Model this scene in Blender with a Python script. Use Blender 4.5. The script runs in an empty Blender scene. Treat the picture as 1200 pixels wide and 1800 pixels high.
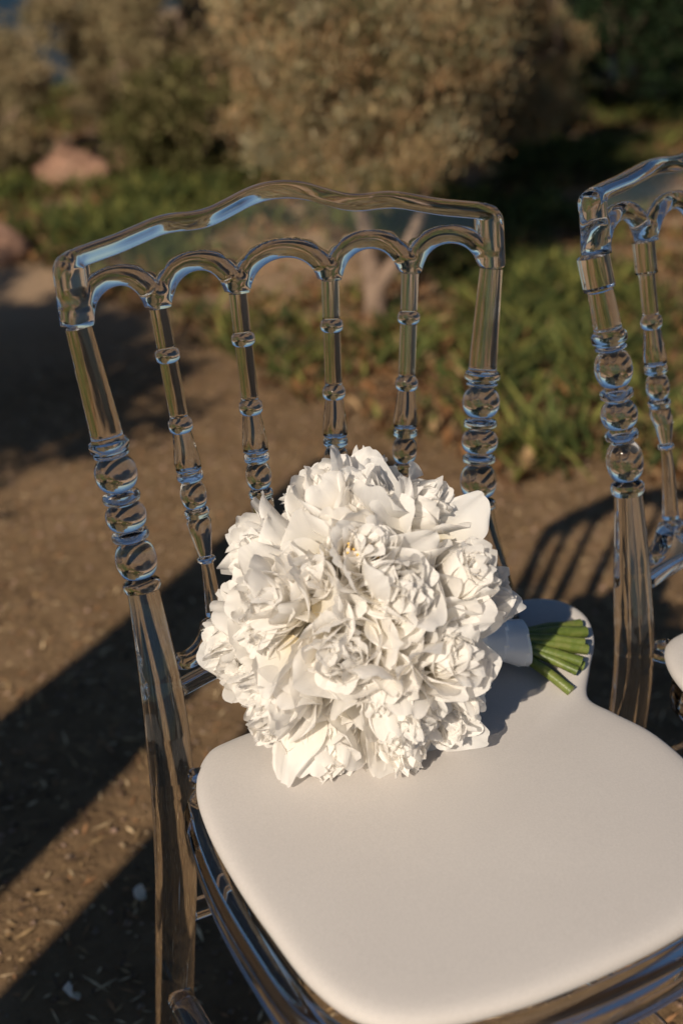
import bpy, bmesh, math, random
import numpy as np
from mathutils import Vector, Matrix, Euler

# ------------------------------------------------------------------ camera, sky, sun, exposure
sc = bpy.context.scene
COL = sc.collection
random.seed(7)
rng = np.random.default_rng(11)
R = math.radians

cam_d = bpy.data.cameras.new('camera')
cam_d.sensor_fit = 'VERTICAL'
cam_d.sensor_height = 36.0
cam_d.lens = 45.32
cam_d.clip_start = 0.05
cam_d.clip_end = 6000
cam_d.dof.use_dof = True
cam_d.dof.focus_distance = 1.10
cam_d.dof.aperture_fstop = 3.4
cam = bpy.data.objects.new('camera', cam_d)
COL.objects.link(cam)
CAM = Vector((-0.4969, -0.8791, 1.1443))
yaw, pitch, roll = 0.5138, 0.4494, 0.0154
fw = Vector((math.sin(yaw) * math.cos(pitch), math.cos(yaw) * math.cos(pitch), -math.sin(pitch)))
rt = Vector((math.cos(yaw), -math.sin(yaw), 0))
up = rt.cross(fw)
r2 = rt * math.cos(roll) + up * math.sin(roll)
u2 = up * math.cos(roll) - rt * math.sin(roll)
cam.matrix_world = Matrix(((r2.x, u2.x, -fw.x, CAM.x), (r2.y, u2.y, -fw.y, CAM.y), (r2.z, u2.z, -fw.z, CAM.z), (0, 0, 0, 1)))
sc.camera = cam

SUN_EL, SUN_HEAD = R(31), R(35)          # light travels along heading 35 deg from +x
sun_dir = Vector((-math.cos(SUN_HEAD) * math.cos(SUN_EL), -math.sin(SUN_HEAD) * math.cos(SUN_EL), math.sin(SUN_EL)))
world = bpy.data.worlds.new('World')
sc.world = world
world.use_nodes = True
wn = world.node_tree
bg = wn.nodes['Background']
sky = wn.nodes.new('ShaderNodeTexSky')
sky.sky_type = 'NISHITA'
sky.sun_disc = False
sky.sun_elevation = SUN_EL
sky.sun_rotation = math.atan2(sun_dir.x, sun_dir.y)
sky.altitude = 20
sky.air_density = 1.0
sky.dust_density = 0.0
sky.ozone_density = 4.0
bg.inputs['Strength'].default_value = 0.05
wn.links.new(sky.outputs[0], bg.inputs['Color'])
sun_l = bpy.data.lights.new('sun', 'SUN')
sun_l.energy = 4.9
sun_l.angle = R(0.53)
sun_l.color = (1.0, 0.87, 0.70)
sun_o = bpy.data.objects.new('sun', sun_l)
sun_o.rotation_euler = sun_dir.to_track_quat('Z', 'Y').to_euler()
sun_o.location = sun_dir * 20
COL.objects.link(sun_o)

sc.view_settings.view_transform = 'Standard'
sc.view_settings.look = 'None'
sc.view_settings.gamma = 1
sc.view_settings.use_curve_mapping = False
sc.view_settings.exposure = 0.02
cy = sc.cycles
cy.use_denoising = True
cy.use_adaptive_sampling = True
cy.adaptive_threshold = 0.02
cy.max_bounces = 16
cy.transmission_bounces = 16
cy.glossy_bounces = 8
cy.diffuse_bounces = 5
cy.transparent_max_bounces = 6
cy.caustics_reflective = False
cy.caustics_refractive = False
cy.sample_clamp_indirect = 6

# ------------------------------------------------------------------ helpers
def tag(o, label=None, cat=None, group=None, kind=None):
    if label: o['label'] = label
    if cat: o['category'] = cat
    if group: o['group'] = group
    if kind: o['kind'] = kind
    return o

def empty(name, loc=(0, 0, 0), rz=0.0):
    o = bpy.data.objects.new(name, None)
    o.empty_display_size = 0.05
    o.location = loc
    o.rotation_euler = (0, 0, rz)
    COL.objects.link(o)
    return o

def mesh(name, verts, faces, smooth=True):
    m = bpy.data.meshes.new(name)
    m.from_pydata([tuple(map(float, v)) for v in verts], [], [tuple(map(int, f)) for f in faces])
    if smooth:
        m.polygons.foreach_set('use_smooth', [True] * len(m.polygons))
    m.update()
    if smooth: m.set_sharp_from_angle(angle=R(38))
    return m

def fastmesh(name, V, Q, smooth=False, col=None):
    """numpy mesh, Q an (n,k) array of equal-sided faces, col optional per-vertex rgb"""
    m = bpy.data.meshes.new(name)
    V = np.asarray(V, np.float32); Q = np.asarray(Q, np.int32)
    n, k = Q.shape
    m.vertices.add(len(V)); m.vertices.foreach_set('co', V.ravel())
    m.loops.add(n * k); m.loops.foreach_set('vertex_index', Q.ravel())
    m.polygons.add(n)
    m.polygons.foreach_set('loop_start', np.arange(0, n * k, k, dtype=np.int32))
    m.polygons.foreach_set('loop_total', np.full(n, k, np.int32))
    if smooth: m.polygons.foreach_set('use_smooth', np.ones(n, bool))
    m.update(calc_edges=True)
    if col is not None:
        a = m.color_attributes.new('tint', 'FLOAT_COLOR', 'POINT')
        c = np.ones((len(V), 4), np.float32); c[:, :3] = col
        a.data.foreach_set('color', c.ravel())
    return m

def obj(name, me, mat, parent=None):
    o = bpy.data.objects.new(name, me)
    COL.objects.link(o)
    if mat and not me.materials: me.materials.append(mat)
    if parent: o.parent = parent
    return o

def grid_faces(nu, nv, cu=False, cv=False):
    f = []
    for i in range(nu if cu else nu - 1):
        for j in range(nv if cv else nv - 1):
            a = i * nv + j; b = ((i + 1) % nu) * nv + j
            c = ((i + 1) % nu) * nv + (j + 1) % nv; d = i * nv + (j + 1) % nv
            f.append((a, b, c, d))
    return f

def sweep(path, radii, n=24, flat=1.0, caps=True):
    """circular sections along a 3D path; flat scales the section in its second axis"""
    P = [Vector(p) for p in path]
    V, F = [], []
    t0 = (P[1] - P[0]).normalized()
    ref = Vector((1, 0, 0)) if abs(t0.x) < 0.8 else Vector((0, 1, 0))
    for i, p in enumerate(P):
        t = (P[min(i + 1, len(P) - 1)] - P[max(i - 1, 0)]).normalized()
        b = t.cross(ref).normalized(); a = b.cross(t).normalized()
        ref = a
        r = radii[i] if hasattr(radii, '__len__') else radii
        for k in range(n):
            w = 2 * math.pi * k / n
            V.append(p + a * (r * math.cos(w)) + b * (r * flat * math.sin(w)))
    m = len(P)
    for i in range(m - 1):
        for k in range(n):
            F.append((i * n + k, i * n + (k + 1) % n, (i + 1) * n + (k + 1) % n, (i + 1) * n + k))
    if caps:
        F.append(tuple(range(n))[::-1]); F.append(tuple((m - 1) * n + k for k in range(n)))
    return V, F

def smoothstep(a, b, x):
    t = np.clip((x - a) / (b - a), 0, 1)
    return t * t * (3 - 2 * t)

# ------------------------------------------------------------------ materials
def newmat(name):
    m = bpy.data.materials.new(name); m.use_nodes = True
    nt = m.node_tree; b = nt.nodes['Principled BSDF']
    return m, nt, b

def N(nt, t, **kw):
    n = nt.nodes.new(t)
    for k, v in kw.items():
        if k in n.inputs: n.inputs[k].default_value = v
        else: setattr(n, k, v)
    return n

def ramp(nt, fac, stops):
    r = nt.nodes.new('ShaderNodeValToRGB')
    e = r.color_ramp.elements
    while len(e) < len(stops): e.new(0.5)
    for i, (p, c) in enumerate(stops):
        e[i].position = p; e[i].color = (*c, 1)
    nt.links.new(fac, r.inputs[0])
    return r.outputs[0]

def noise(nt, scale, detail=6, rough=0.6, obj_co=True):
    tc = N(nt, 'ShaderNodeTexCoord')
    n = N(nt, 'ShaderNodeTexNoise', Scale=scale, Detail=detail, Roughness=rough)
    nt.links.new(tc.outputs['Object' if obj_co else 'Generated'], n.inputs['Vector'])
    return n.outputs['Fac']

def bump(nt, b, h, s, d=0.01):
    n = N(nt, 'ShaderNodeBump', Strength=s, Distance=d)
    nt.links.new(h, n.inputs['Height']); nt.links.new(n.outputs[0], b.inputs['Normal'])

M = {}
m, nt, b = newmat('clear_acrylic')
b.inputs['Base Color'].default_value = (0.975, 0.985, 0.98, 1)
b.inputs['Transmission Weight'].default_value = 1
b.inputs['IOR'].default_value = 1.49
rg_ = N(nt, 'ShaderNodeMapRange'); rg_.inputs['From Min'].default_value = .45; rg_.inputs['From Max'].default_value = .8; rg_.inputs['To Min'].default_value = .006; rg_.inputs['To Max'].default_value = .07
nt.links.new(noise(nt, 35, 5, 0.7), rg_.inputs['Value']); nt.links.new(rg_.outputs[0], b.inputs['Roughness'])
bump(nt, b, noise(nt, 26, 2, 0.5), 0.02, 0.004)
M['glass'] = m

m, nt, b = newmat('pad_fabric')
f1 = noise(nt, 520, 2, 0.8); f2 = noise(nt, 9, 3, 0.5)
c = ramp(nt, f2, [(0.3, (0.545, 0.507, 0.480)), (0.75, (0.575, 0.537, 0.507))])
vr = ramp(nt, f1, [(0.3, (0.94, 0.94, 0.94)), (0.7, (1.05, 1.05, 1.05))])
mm = N(nt, 'ShaderNodeMix', data_type='RGBA', blend_type='MULTIPLY'); mm.inputs['Factor'].default_value = 1
nt.links.new(c, mm.inputs['A']); nt.links.new(vr, mm.inputs['B']); nt.links.new(mm.outputs['Result'], b.inputs['Base Color'])
b.inputs['Roughness'].default_value = 0.85
b.inputs['Sheen Weight'].default_value = 0.15
bump(nt, b, f1, 0.18, 0.0008)
M['fabric'] = m

def petal_mat(name, tip, mid, base):
    m, nt, b = newmat(name)
    at = N(nt, 'ShaderNodeAttribute'); at.attribute_name = 'tint'
    oi = N(nt, 'ShaderNodeObjectInfo')
    sep = N(nt, 'ShaderNodeSeparateColor'); nt.links.new(at.outputs['Color'], sep.inputs[0])
    c = ramp(nt, sep.outputs['Red'], [(0.0, base), (0.3, mid), (0.75, tip), (1.0, tip)])
    hs = N(nt, 'ShaderNodeHueSaturation')
    mr = N(nt, 'ShaderNodeMapRange'); mr.inputs['To Min'].default_value = 0.95; mr.inputs['To Max'].default_value = 1.03
    nt.links.new(oi.outputs['Random'], mr.inputs['Value']); nt.links.new(mr.outputs[0], hs.inputs['Value'])
    nt.links.new(c, hs.inputs['Color'])
    # veins run from base to tip: stretched noise over the petal's own (u,v)
    cmb = N(nt, 'ShaderNodeCombineXYZ')
    mu = N(nt, 'ShaderNodeMath', operation='MULTIPLY'); mu.inputs[1].default_value = 26
    nt.links.new(sep.outputs['Green'], mu.inputs[0]); nt.links.new(mu.outputs[0], cmb.inputs[0])
    mv = N(nt, 'ShaderNodeMath', operation='MULTIPLY'); mv.inputs[1].default_value = 3
    nt.links.new(sep.outputs['Red'], mv.inputs[0]); nt.links.new(mv.outputs[0], cmb.inputs[1])
    nt.links.new(oi.outputs['Random'], cmb.inputs[2])
    nz = N(nt, 'ShaderNodeTexNoise', Scale=1.0, Detail=3, Roughness=0.6); nt.links.new(cmb.outputs[0], nz.inputs['Vector'])
    bp = N(nt, 'ShaderNodeBump', Strength=0.22, Distance=0.0012)
    nt.links.new(nz.outputs['Fac'], bp.inputs['Height']); nt.links.new(bp.outputs[0], b.inputs['Normal'])
    nt.links.new(hs.outputs[0], b.inputs['Base Color'])
    b.inputs['Roughness'].default_value = 0.6
    b.inputs['Specular IOR Level'].default_value = 0.25
    tr = N(nt, 'ShaderNodeBsdfTranslucent'); nt.links.new(hs.outputs[0], tr.inputs['Color'])
    mx = N(nt, 'ShaderNodeMixShader'); mx.inputs[0].default_value = 0.40
    out = nt.nodes['Material Output']
    nt.links.new(b.outputs[0], mx.inputs[1]); nt.links.new(tr.outputs[0], mx.inputs[2])
    tp = N(nt, 'ShaderNodeBsdfTransparent'); tp.inputs['Color'].default_value = (1.0, 0.95, 0.86, 1)   # thin tissue lets some light straight through
    m2 = N(nt, 'ShaderNodeMixShader'); m2.inputs[0].default_value = 0.16
    nt.links.new(mx.outputs[0], m2.inputs[1]); nt.links.new(tp.outputs[0], m2.inputs[2]); nt.links.new(m2.outputs[0], out.inputs[0])
    return m
M['petal'] = petal_mat('peony_petal', (0.965, 0.95, 0.93), (0.96, 0.925, 0.85), (0.90, 0.78, 0.52))

m, nt, b = newmat('satin_ribbon')
b.inputs['Base Color'].default_value = (0.78, 0.79, 0.80, 1)
b.inputs['Roughness'].default_value = 0.38
b.inputs['Sheen Weight'].default_value = 0.2
bump(nt, b, noise(nt, 60, 4, 0.6), 0.15, 0.002)
M['satin'] = m

m, nt, b = newmat('green_stem')
c = ramp(nt, noise(nt, 70, 6, 0.7), [(0.25, (0.055, 0.085, 0.016)), (0.48, (0.115, 0.155, 0.028)), (0.66, (0.17, 0.185, 0.05)), (0.82, (0.20, 0.14, 0.06))])
nt.links.new(c, b.inputs['Base Color'])
b.inputs['Roughness'].default_value = 0.42
b.inputs['Subsurface Weight'].default_value = 0.1
b.inputs['Subsurface Radius'].default_value = (0.004, 0.006, 0.002)
bump(nt, b, noise(nt, 160, 3, 0.6), 0.25, 0.002)
M['stem'] = m
m, nt, b = newmat('cut_stem_end')
b.inputs['Base Color'].default_value = (0.42, 0.43, 0.16, 1); b.inputs['Roughness'].default_value = 0.6
M['cut'] = m
m, nt, b = newmat('stamen_yellow')
b.inputs['Base Color'].default_value = (0.80, 0.50, 0.10, 1); b.inputs['Roughness'].default_value = 0.7
M['stamen'] = m

m, nt, b = newmat('dry_earth')
n1 = noise(nt, 0.9, 5, 0.6); n2 = noise(nt, 14, 8, 0.7); n3 = noise(nt, 120, 4, 0.7)
mixf = N(nt, 'ShaderNodeMath', operation='ADD'); nt.links.new(n1, mixf.inputs[0]); nt.links.new(n2, mixf.inputs[1])
hf = N(nt, 'ShaderNodeMath', operation='MULTIPLY'); hf.inputs[1].default_value = 0.5; nt.links.new(mixf.outputs[0], hf.inputs[0])
c = ramp(nt, hf.outputs[0], [(0.34, (0.130, 0.080, 0.043)), (0.5, (0.235, 0.150, 0.080)), (0.64, (0.34, 0.225, 0.130))])
tcg = N(nt, 'ShaderNodeTexCoord'); sx_ = N(nt, 'ShaderNodeSeparateXYZ'); nt.links.new(tcg.outputs['Object'], sx_.inputs[0])
ya = N(nt, 'ShaderNodeMath', operation='MULTIPLY_ADD'); ya.inputs[1].default_value = 1.4; nt.links.new(n1, ya.inputs[0]); nt.links.new(sx_.outputs['Y'], ya.inputs[2])
ms = N(nt, 'ShaderNodeMapRange'); ms.inputs['From Min'].default_value = 2.7; ms.inputs['From Max'].default_value = 3.9; nt.links.new(ya.outputs[0], ms.inputs['Value'])
mc = N(nt, 'ShaderNodeMix', data_type='RGBA'); nt.links.new(ms.outputs[0], mc.inputs['Factor']); nt.links.new(c, mc.inputs['A'])
mc.inputs['B'].default_value = (0.46, 0.315, 0.20, 1)
nt.links.new(mc.outputs['Result'], b.inputs['Base Color'])
b.inputs['Roughness'].default_value = 0.95
b.inputs['Specular IOR Level'].default_value = 0.15
ad = N(nt, 'ShaderNodeMath', operation='MULTIPLY_ADD'); ad.inputs[1].default_value = 0.35
nt.links.new(n3, ad.inputs[0]); nt.links.new(n2, ad.inputs[2])
bump(nt, b, ad.outputs[0], 0.8, 0.03)
M['earth'] = m

def tint_mat(name, rough=0.8, trans=0.3, spec=0.2):
    m, nt, b = newmat(name)
    at = N(nt, 'ShaderNodeAttribute'); at.attribute_name = 'tint'
    nt.links.new(at.outputs['Color'], b.inputs['Base Color'])
    b.inputs['Roughness'].default_value = rough; b.inputs['Specular IOR Level'].default_value = spec
    if trans:
        tr = N(nt, 'ShaderNodeBsdfTranslucent'); nt.links.new(at.outputs['Color'], tr.inputs['Color'])
        mx = N(nt, 'ShaderNodeMixShader'); mx.inputs[0].default_value = trans
        nt.links.new(b.outputs[0], mx.inputs[1]); nt.links.new(tr.outputs[0], mx.inputs[2])
        nt.links.new(mx.outputs[0], nt.nodes['Material Output'].inputs[0])
    return m
M['leaf'] = tint_mat('foliage')
M['litter'] = tint_mat('ground_litter', 0.9, 0.0)

m, nt, b = newmat('pale_bark')
c = ramp(nt, noise(nt, 22, 6, 0.65), [(0.3, (0.16, 0.105, 0.075)), (0.7, (0.36, 0.255, 0.185))])
nt.links.new(c, b.inputs['Base Color']); b.inputs['Roughness'].default_value = 0.9
bump(nt, b, noise(nt, 60, 6, 0.7), 0.6, 0.02)
M['bark'] = m
m, nt, b = newmat('pink_granite')
c = ramp(nt, noise(nt, 5, 8, 0.65), [(0.3, (0.24, 0.135, 0.09)), (0.55, (0.40, 0.225, 0.15)), (0.75, (0.46, 0.30, 0.21))])
nt.links.new(c, b.inputs['Base Color']); b.inputs['Roughness'].default_value = 0.9
bump(nt, b, noise(nt, 20, 8, 0.7), 0.7, 0.05)
M['rock'] = m
m, nt, b = newmat('deep_sea')
b.inputs['Base Color'].default_value = (0.003, 0.022, 0.040, 1)
b.inputs['Roughness'].default_value = 0.45; b.inputs['Specular IOR Level'].default_value = 0.12
bump(nt, b, noise(nt, 0.35, 6, 0.6), 0.8, 1.0)
M['sea'] = m
m, nt, b = newmat('shadow_post_wood')  # wood look for the added shadow-casting posts
c = ramp(nt, noise(nt, 8, 6, 0.6), [(0.3, (0.16, 0.115, 0.08)), (0.7, (0.30, 0.235, 0.175))])
nt.links.new(c, b.inputs['Base Color']); b.inputs['Roughness'].default_value = 0.9
M['shadow_post'] = m

# ------------------------------------------------------------------ ground and sea
def ground_h(x, y):
    # flat near the chairs, then the bank falls away towards the sea
    d = x * 0.10 + y * 0.995
    base = 0.022 * np.sin(x * 1.3 + 0.6) * np.sin(y * 1.1 + 1.0) * smoothstep(1.2, 3.0, np.hypot(x, y))
    side = smoothstep(2.0, 5.5, x)                      # the bank runs further out on the right
    edge = 7.0 + 6.0 * side
    drop = np.clip(d - edge, 0, 60)
    return base - 0.62 * drop * smoothstep(0, 3, drop)
def axis_pts():
    a = np.concatenate([np.linspace(-6, 10, 130), np.array([11, 12.5, 14, 17, 21, 27, 35, 50, 80])])
    return np.concatenate([[-60, -35, -22, -15, -11, -8.5], a])
xs = axis_pts(); ys = axis_pts()
X, Y = np.meshgrid(xs, ys, indexing='ij')
Z = ground_h(X, Y)
nx, ny = X.shape
ii = np.arange(nx * ny).reshape(nx, ny)
Q = np.stack([ii[:-1, :-1], ii[1:, :-1], ii[1:, 1:], ii[:-1, 1:]], -1).reshape(-1, 4)
tag(obj('ground', fastmesh('ground', np.stack([X, Y, Z], -1).reshape(-1, 3), Q, True), M['earth']), kind='structure')
S = 4000
tag(obj('sea', mesh('sea', [(-S, -S, -9), (S, -S, -9), (S, S, -9), (-S, S, -9)], [(0, 1, 2, 3)]), M['sea']), kind='structure')

# ------------------------------------------------------------------ transparent chair
WJ, SAG = 0.1983, 0.0326
def lathe_path(path_fn, prof, n=28):
    """turned piece along a curved axis: prof = [(z, r)], path_fn(z) -> axis point"""
    prof = sorted(prof)
    fine = [prof[0], (prof[0][0] + .0006, prof[0][1])]
    for (z0, r0), (z1, r1) in zip(prof[:-1], prof[1:]):
        k = max(1, int((z1 - z0) / .006))
        if k > 1: fine.append((z0 + .0006, r0 + (r1 - r0) * .0006 / (z1 - z0)))
        for i in range(1, k): fine.append((z0 + (z1 - z0) * i / k, r0 + (r1 - r0) * i / k))
        if k > 1: fine.append((z1 - .0006, r1 - (r1 - r0) * .0006 / (z1 - z0)))
        if z1 > fine[-1][0] + 1e-5: fine.append((z1, r1))
    fine.insert(-1, (fine[-1][0] - .0006, fine[-1][1]))
    prof = sorted(fine)
    zs = [p[0] for p in prof]; rs = [p[1] for p in prof]
    return sweep([path_fn(z) for z in zs], rs, n)

def bumpring(z0, z1, r, rb, k=6, p=0.5):
    """a rounded ring or bead between z0 and z1 rising from radius rb to r"""
    out = []
    for i in range(k + 1):
        t = -1 + 2 * i / k
        out.append((z0 + (z1 - z0) * (t + 1) / 2, rb + (r - rb) * max(0.0, 1 - abs(t) ** 2.4) ** p))
    return out

def bead(z0, z1, r, rb, k=16):
    return [(z0 + (z1 - z0) * (1 - math.cos(math.pi * i / k)) / 2, rb + (r - rb) * math.sin(math.pi * i / k)) for i in range(k + 1)]

def make_chair(prm):
    zj, zr, zb, sleeve = prm['zj'], prm['zr'], prm['zb'], prm['sleeve']
    root = empty('transparent_chair')
    def post_axis(sx):
        kz = [0.0, 0.12, 0.22, 0.36, 0.44, 0.52, zb, zr, 0.831, 0.93]
        kx = [0.187, 0.184, 0.1815, 0.1795, 0.178, 0.174, 0.1715, 0.1851, 0.1983, 0.212]
        ky = [0.004, -0.006, -0.014, -0.028, -0.026, -0.004, 0.0381, 0.0635, 0.0777, 0.0927]
        ky = [y_ + (prm['lowy'] if z_ < zb - .01 else 0) for y_, z_ in zip(ky, kz)]
        def f(z):
            e = max(0.0, z - zb)
            return Vector((sx * (np.interp(z, kz, kx) + prm['splay'] * e), np.interp(z, kz, ky) + prm['rake'] * e, z))
        # smoothed by averaging over a short window
        def g(z):
            w = [(-.03, .15), (-.015, .2), (0, .3), (.015, .2), (.03, .15)]
            p = Vector((0, 0, 0))
            for d, k in w:
                p += f(min(max(z + d, 0), .93)) * k
            p.z = z
            return p
        return g
    def post_prof():
        s = (zr - zb)
        def zz(px): return zr - (px - 765) / (1040 - 765) * s
        pr = [(0.0, 0.0150), (0.03, 0.0160), (0.10, 0.0175), (0.20, 0.0185), (0.30, 0.0188), (0.38, 0.0190), (0.44, 0.0192), (0.49, 0.0190),
              (0.53, 0.0178), (0.56, 0.0160), (zb - 0.012, 0.0142), (zb - 0.003, 0.0138)]
        pr += bumpring(zz(1040), zz(1018), 0.0162, 0.0136, 6)
        pr += bead(zz(1015), zz(950), 0.0176, 0.0085)
        pr += bumpring(zz(946), zz(928), 0.0160, 0.0122, 6)
        pr += bead(zz(925), zz(881), 0.0174, 0.0095)
        pr += bumpring(zz(877), zz(858), 0.0160, 0.0122, 6)
        pr += bead(zz(855), zz(797), 0.0178, 0.0085)
        pr += bumpring(zz(795), zz(787), 0.0150, 0.0130, 5)
        pr += bumpring(zz(785), zz(765), 0.0170, 0.0138, 6)
        z0 = zr + 0.002
        zt = zj - 0.0008
        if sleeve:
            pr += [(z0, 0.0132), (zj - sleeve - .002, 0.0118)] + [(zj - sleeve, 0.0150), (zt, 0.0150)]
        else:
            pr += [(z0, 0.0134), (zr + (zt - zr) * .5, 0.0120), (zt, 0.0106)]
        return pr
    for sx in (-1, 1):
        V, F = lathe_path(post_axis(sx), post_prof(), 32)
        obj('post', mesh('post', V, F), M['glass'], root)
    us = [-.617, -.228, .228, .617]
    slope_y = (0.0777 - 0.0635) / (0.831 - 0.7375); slope_w = (0.1983 - 0.1851) / (0.831 - 0.7375)
    def back(u, z):
        e = max(0.0, z - zb)
        if z > 0.66: W = 0.1851 + (z - 0.7375) * slope_w + prm['splay'] * e; y = 0.0635 + (z - 0.7375) * slope_y + prm['rake'] * e
        else:
            W = np.interp(z, [0.50, 0.605, 0.66], [0.160, 0.168, 0.1742]); y = np.interp(z, [0.50, 0.605, 0.66], [0.018, 0.0381, 0.0517])
        return u * W, y + SAG * (1 - u * u)
    # spindles
    def spin_prof():
        def zz(px):
            if px < 735: return zj - (px - 545) / (720 - 545) * (zj - zr)
            return zr - (px - 720) * 0.000505
        pr = []
        zlo = 0.557
        pr += [(zlo, 0.0085), (zlo + .006, 0.0080), (zz(1035), 0.0068), (zz(990), 0.0056)]
        pr += bumpring(zz(981), zz(969), 0.0084, 0.0056, 5)
        pr += [(zz(960), 0.0066), (zz(930), 0.0094), (zz(908), 0.0108), (zz(902), 0.0098)]
        pr += bumpring(zz(900), zz(884), 0.0112, 0.0090, 5)
        pr += bead(zz(883), zz(836), 0.0116, 0.0065, 12)
        pr += bumpring(zz(834), zz(817), 0.0116, 0.0092, 5)
        pr += [(zz(814), 0.0112), (zz(800), 0.0115), (zz(780), 0.0102), (zz(760), 0.0090), (zz(750), 0.0082)]
        pr += bumpring(zz(747), zz(722), 0.0106, 0.0080, 6)
        pr += [(zz(719), 0.0078), (zz(634), 0.0079)]
        zt = zj - 0.0008
        if sleeve:
            pr += [(zj - sleeve - .001, 0.0080), (zj - sleeve, 0.0108), (zt, 0.0108)]
        else:
            pr += bumpring(zz(631), zz(610), 0.0104, 0.0078, 6)
            pr += [(zz(606), 0.0078), (zt, 0.0080)]
        return pr
    for u in us:
        def ax(z, u=u):
            x, y = back(u, z); return Vector((x, y, z))
        V, F = lathe_path(ax, spin_prof(), 24)
        obj('spindle', mesh('spindle', V, F), M['glass'], root)

    # crest rail: clear panel with a thick wavy top bar and five arches, one closed solid
    def plate(name, xs, zlo, zhi, hfun, offs_lo, offs_hi, nm=10):
        """closed plate: rows at fixed offsets from both edges, nm rows between; hfun gives half thickness"""
        lo, hi = zlo(xs), zhi(xs)
        n = len(xs); nl, nh = len(offs_lo), len(offs_hi)
        A = lo[:, None] + np.array(offs_lo)[None]; Bt = hi[:, None] - np.array(offs_hi)[None][:, ::-1]
        t = np.linspace(0, 1, nm + 2)[1:-1]
        Cm = A[:, -1:] + (Bt[:, :1] - A[:, -1:]) * t[None]
        Zg = np.concatenate([A, Cm, Bt], 1); nv = Zg.shape[1]
        Xg = np.repeat(xs[:, None], nv, 1)
        xb = np.linspace(xs[0], xs[-1], 700)
        bot = np.stack([xb, zlo(xb)], -1)
        Pg = np.stack([Xg, Zg], -1).reshape(-1, 2)
        Aa, Bb = bot[:-1], bot[1:]; AB = Bb - Aa; l2 = (AB ** 2).sum(1) + 1e-15
        db = np.empty(len(Pg))
        for q in range(0, len(Pg), 1500):
            p = Pg[q:q + 1500, None, :]
            tt = np.clip(((p - Aa) * AB).sum(-1) / l2, 0, 1)
            db[q:q + 1500] = np.sqrt(((p - Aa - tt[..., None] * AB) ** 2).sum(-1).min(1))
        dt = (hi[:, None] - Zg).ravel()
        de = np.minimum(Pg[:, 0] - xs[0], xs[-1] - Pg[:, 0])
        H = np.maximum(hfun(Pg, dt, db, de), 0.0004).reshape(Xg.shape)
        for _ in range(3):
            H[1:-1] = .25 * H[:-2] + .5 * H[1:-1] + .25 * H[2:]
        def surf(x, z):
            W = WJ + (z - 0.831) * slope_w if z > .6 else 0.160
            u = x / W
            _, y = back(0, z)
            return y - SAG + SAG * (1 - min(u * u, 1.3))
        pos = np.empty((n, nv, 3)); nor = np.empty((n, nv, 3))
        for i in range(n):
            for j in range(nv):
                x, z = Xg[i, j], Zg[i, j]; y = surf(x, z)
                fx = (surf(x + 1e-4, z) - y) / 1e-4; fz = (surf(x, z + 1e-4) - y) / 1e-4
                nn = np.array((fx, -1, fz)); nor[i, j] = nn / np.linalg.norm(nn); pos[i, j] = (x, y, z)
        V = np.concatenate([(pos + nor * H[..., None]).reshape(-1, 3), (pos - nor * H[..., None]).reshape(-1, 3)])
        f_ = np.arange(n * nv).reshape(n, nv); b_ = f_ + n * nv
        F = []
        def quads(g, flip=False):
            q = np.stack([g[:-1, :-1], g[1:, :-1], g[1:, 1:], g[:-1, 1:]], -1).reshape(-1, 4)
            return [tuple(r[::-1]) if flip else tuple(r) for r in q]
        F += quads(f_); F += quads(b_, True)
        for i in range(n - 1):
            F.append((f_[i, 0], b_[i, 0], b_[i + 1, 0], f_[i + 1, 0])); F.append((f_[i, -1], f_[i + 1, -1], b_[i + 1, -1], b_[i, -1]))
        for j in range(nv - 1):
            F.append((f_[0, j], f_[0, j + 1], b_[0, j + 1], b_[0, j])); F.append((f_[-1, j], b_[-1, j], b_[-1, j + 1], f_[-1, j + 1]))
        me = mesh(name, V, F)
        return me

    joints = np.array([-1.0] + us + [1.0]) * WJ
    xe = WJ + 0.0125
    def arch(x, z0, rise, half):
        x = np.asarray(x, float)
        out = np.full(x.shape, z0)
        for a, b2 in zip(joints[:-1], joints[1:]):
            c0, hw = (a + b2) / 2, (b2 - a) / 2 - half
            t = np.abs(x - c0) / hw
            out = np.where(t < 1, z0 + rise * np.clip(1 - t ** 2.1, 0, 1) ** 0.58, out)
        return out
    tz = prm['zj'] - 0.831
    ku = np.array([-1.065, -1.052, -1.028, -.98, -.90, -.78, -.66, -.57, -.49, -.41, -.33, -.24, -.14, -.06, 0])
    kz = np.array([.868, .879, .886, .8895, .8915, .8945, .8995, .9035, .9040, .9028, .9040, .9095, .9165, .9195, .9202])
    def topz(x):
        return np.interp(-np.abs(np.asarray(x) / WJ), ku, kz) + tz
    def topz_s(x):
        x = np.asarray(x, float)
        acc = 0
        for d, k in ((-.008, .15), (-.004, .22), (0, .26), (.004, .22), (.008, .15)):
            xx = np.where(np.abs(x) > WJ * .98, x, x + d)
            acc = acc + k * topz(xx)
        return acc
    def botz(x):
        x = np.asarray(x, float)
        z = sum(k * arch(x + d, zj, 0.0235, 0.0105) for d, k in ((-.0036, .12), (-.0018, .22), (0, .32), (.0018, .22), (.0036, .12)))
        e = np.clip((np.abs(x) - (xe - .009)) / .009, 0, 1)
        return z + 0.009 * (1 - np.sqrt(1 - e ** 2 * .96))
    def bar(d, w, h, p=2.6):
        t = np.clip(np.abs(d - w / 2) / (w / 2), 0, 1)
        return h * np.clip(1 - t ** p, 0, 1) ** (1 / p)
    TW = 0.0155                                             # top bar: domed above, flat ledge below
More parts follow.
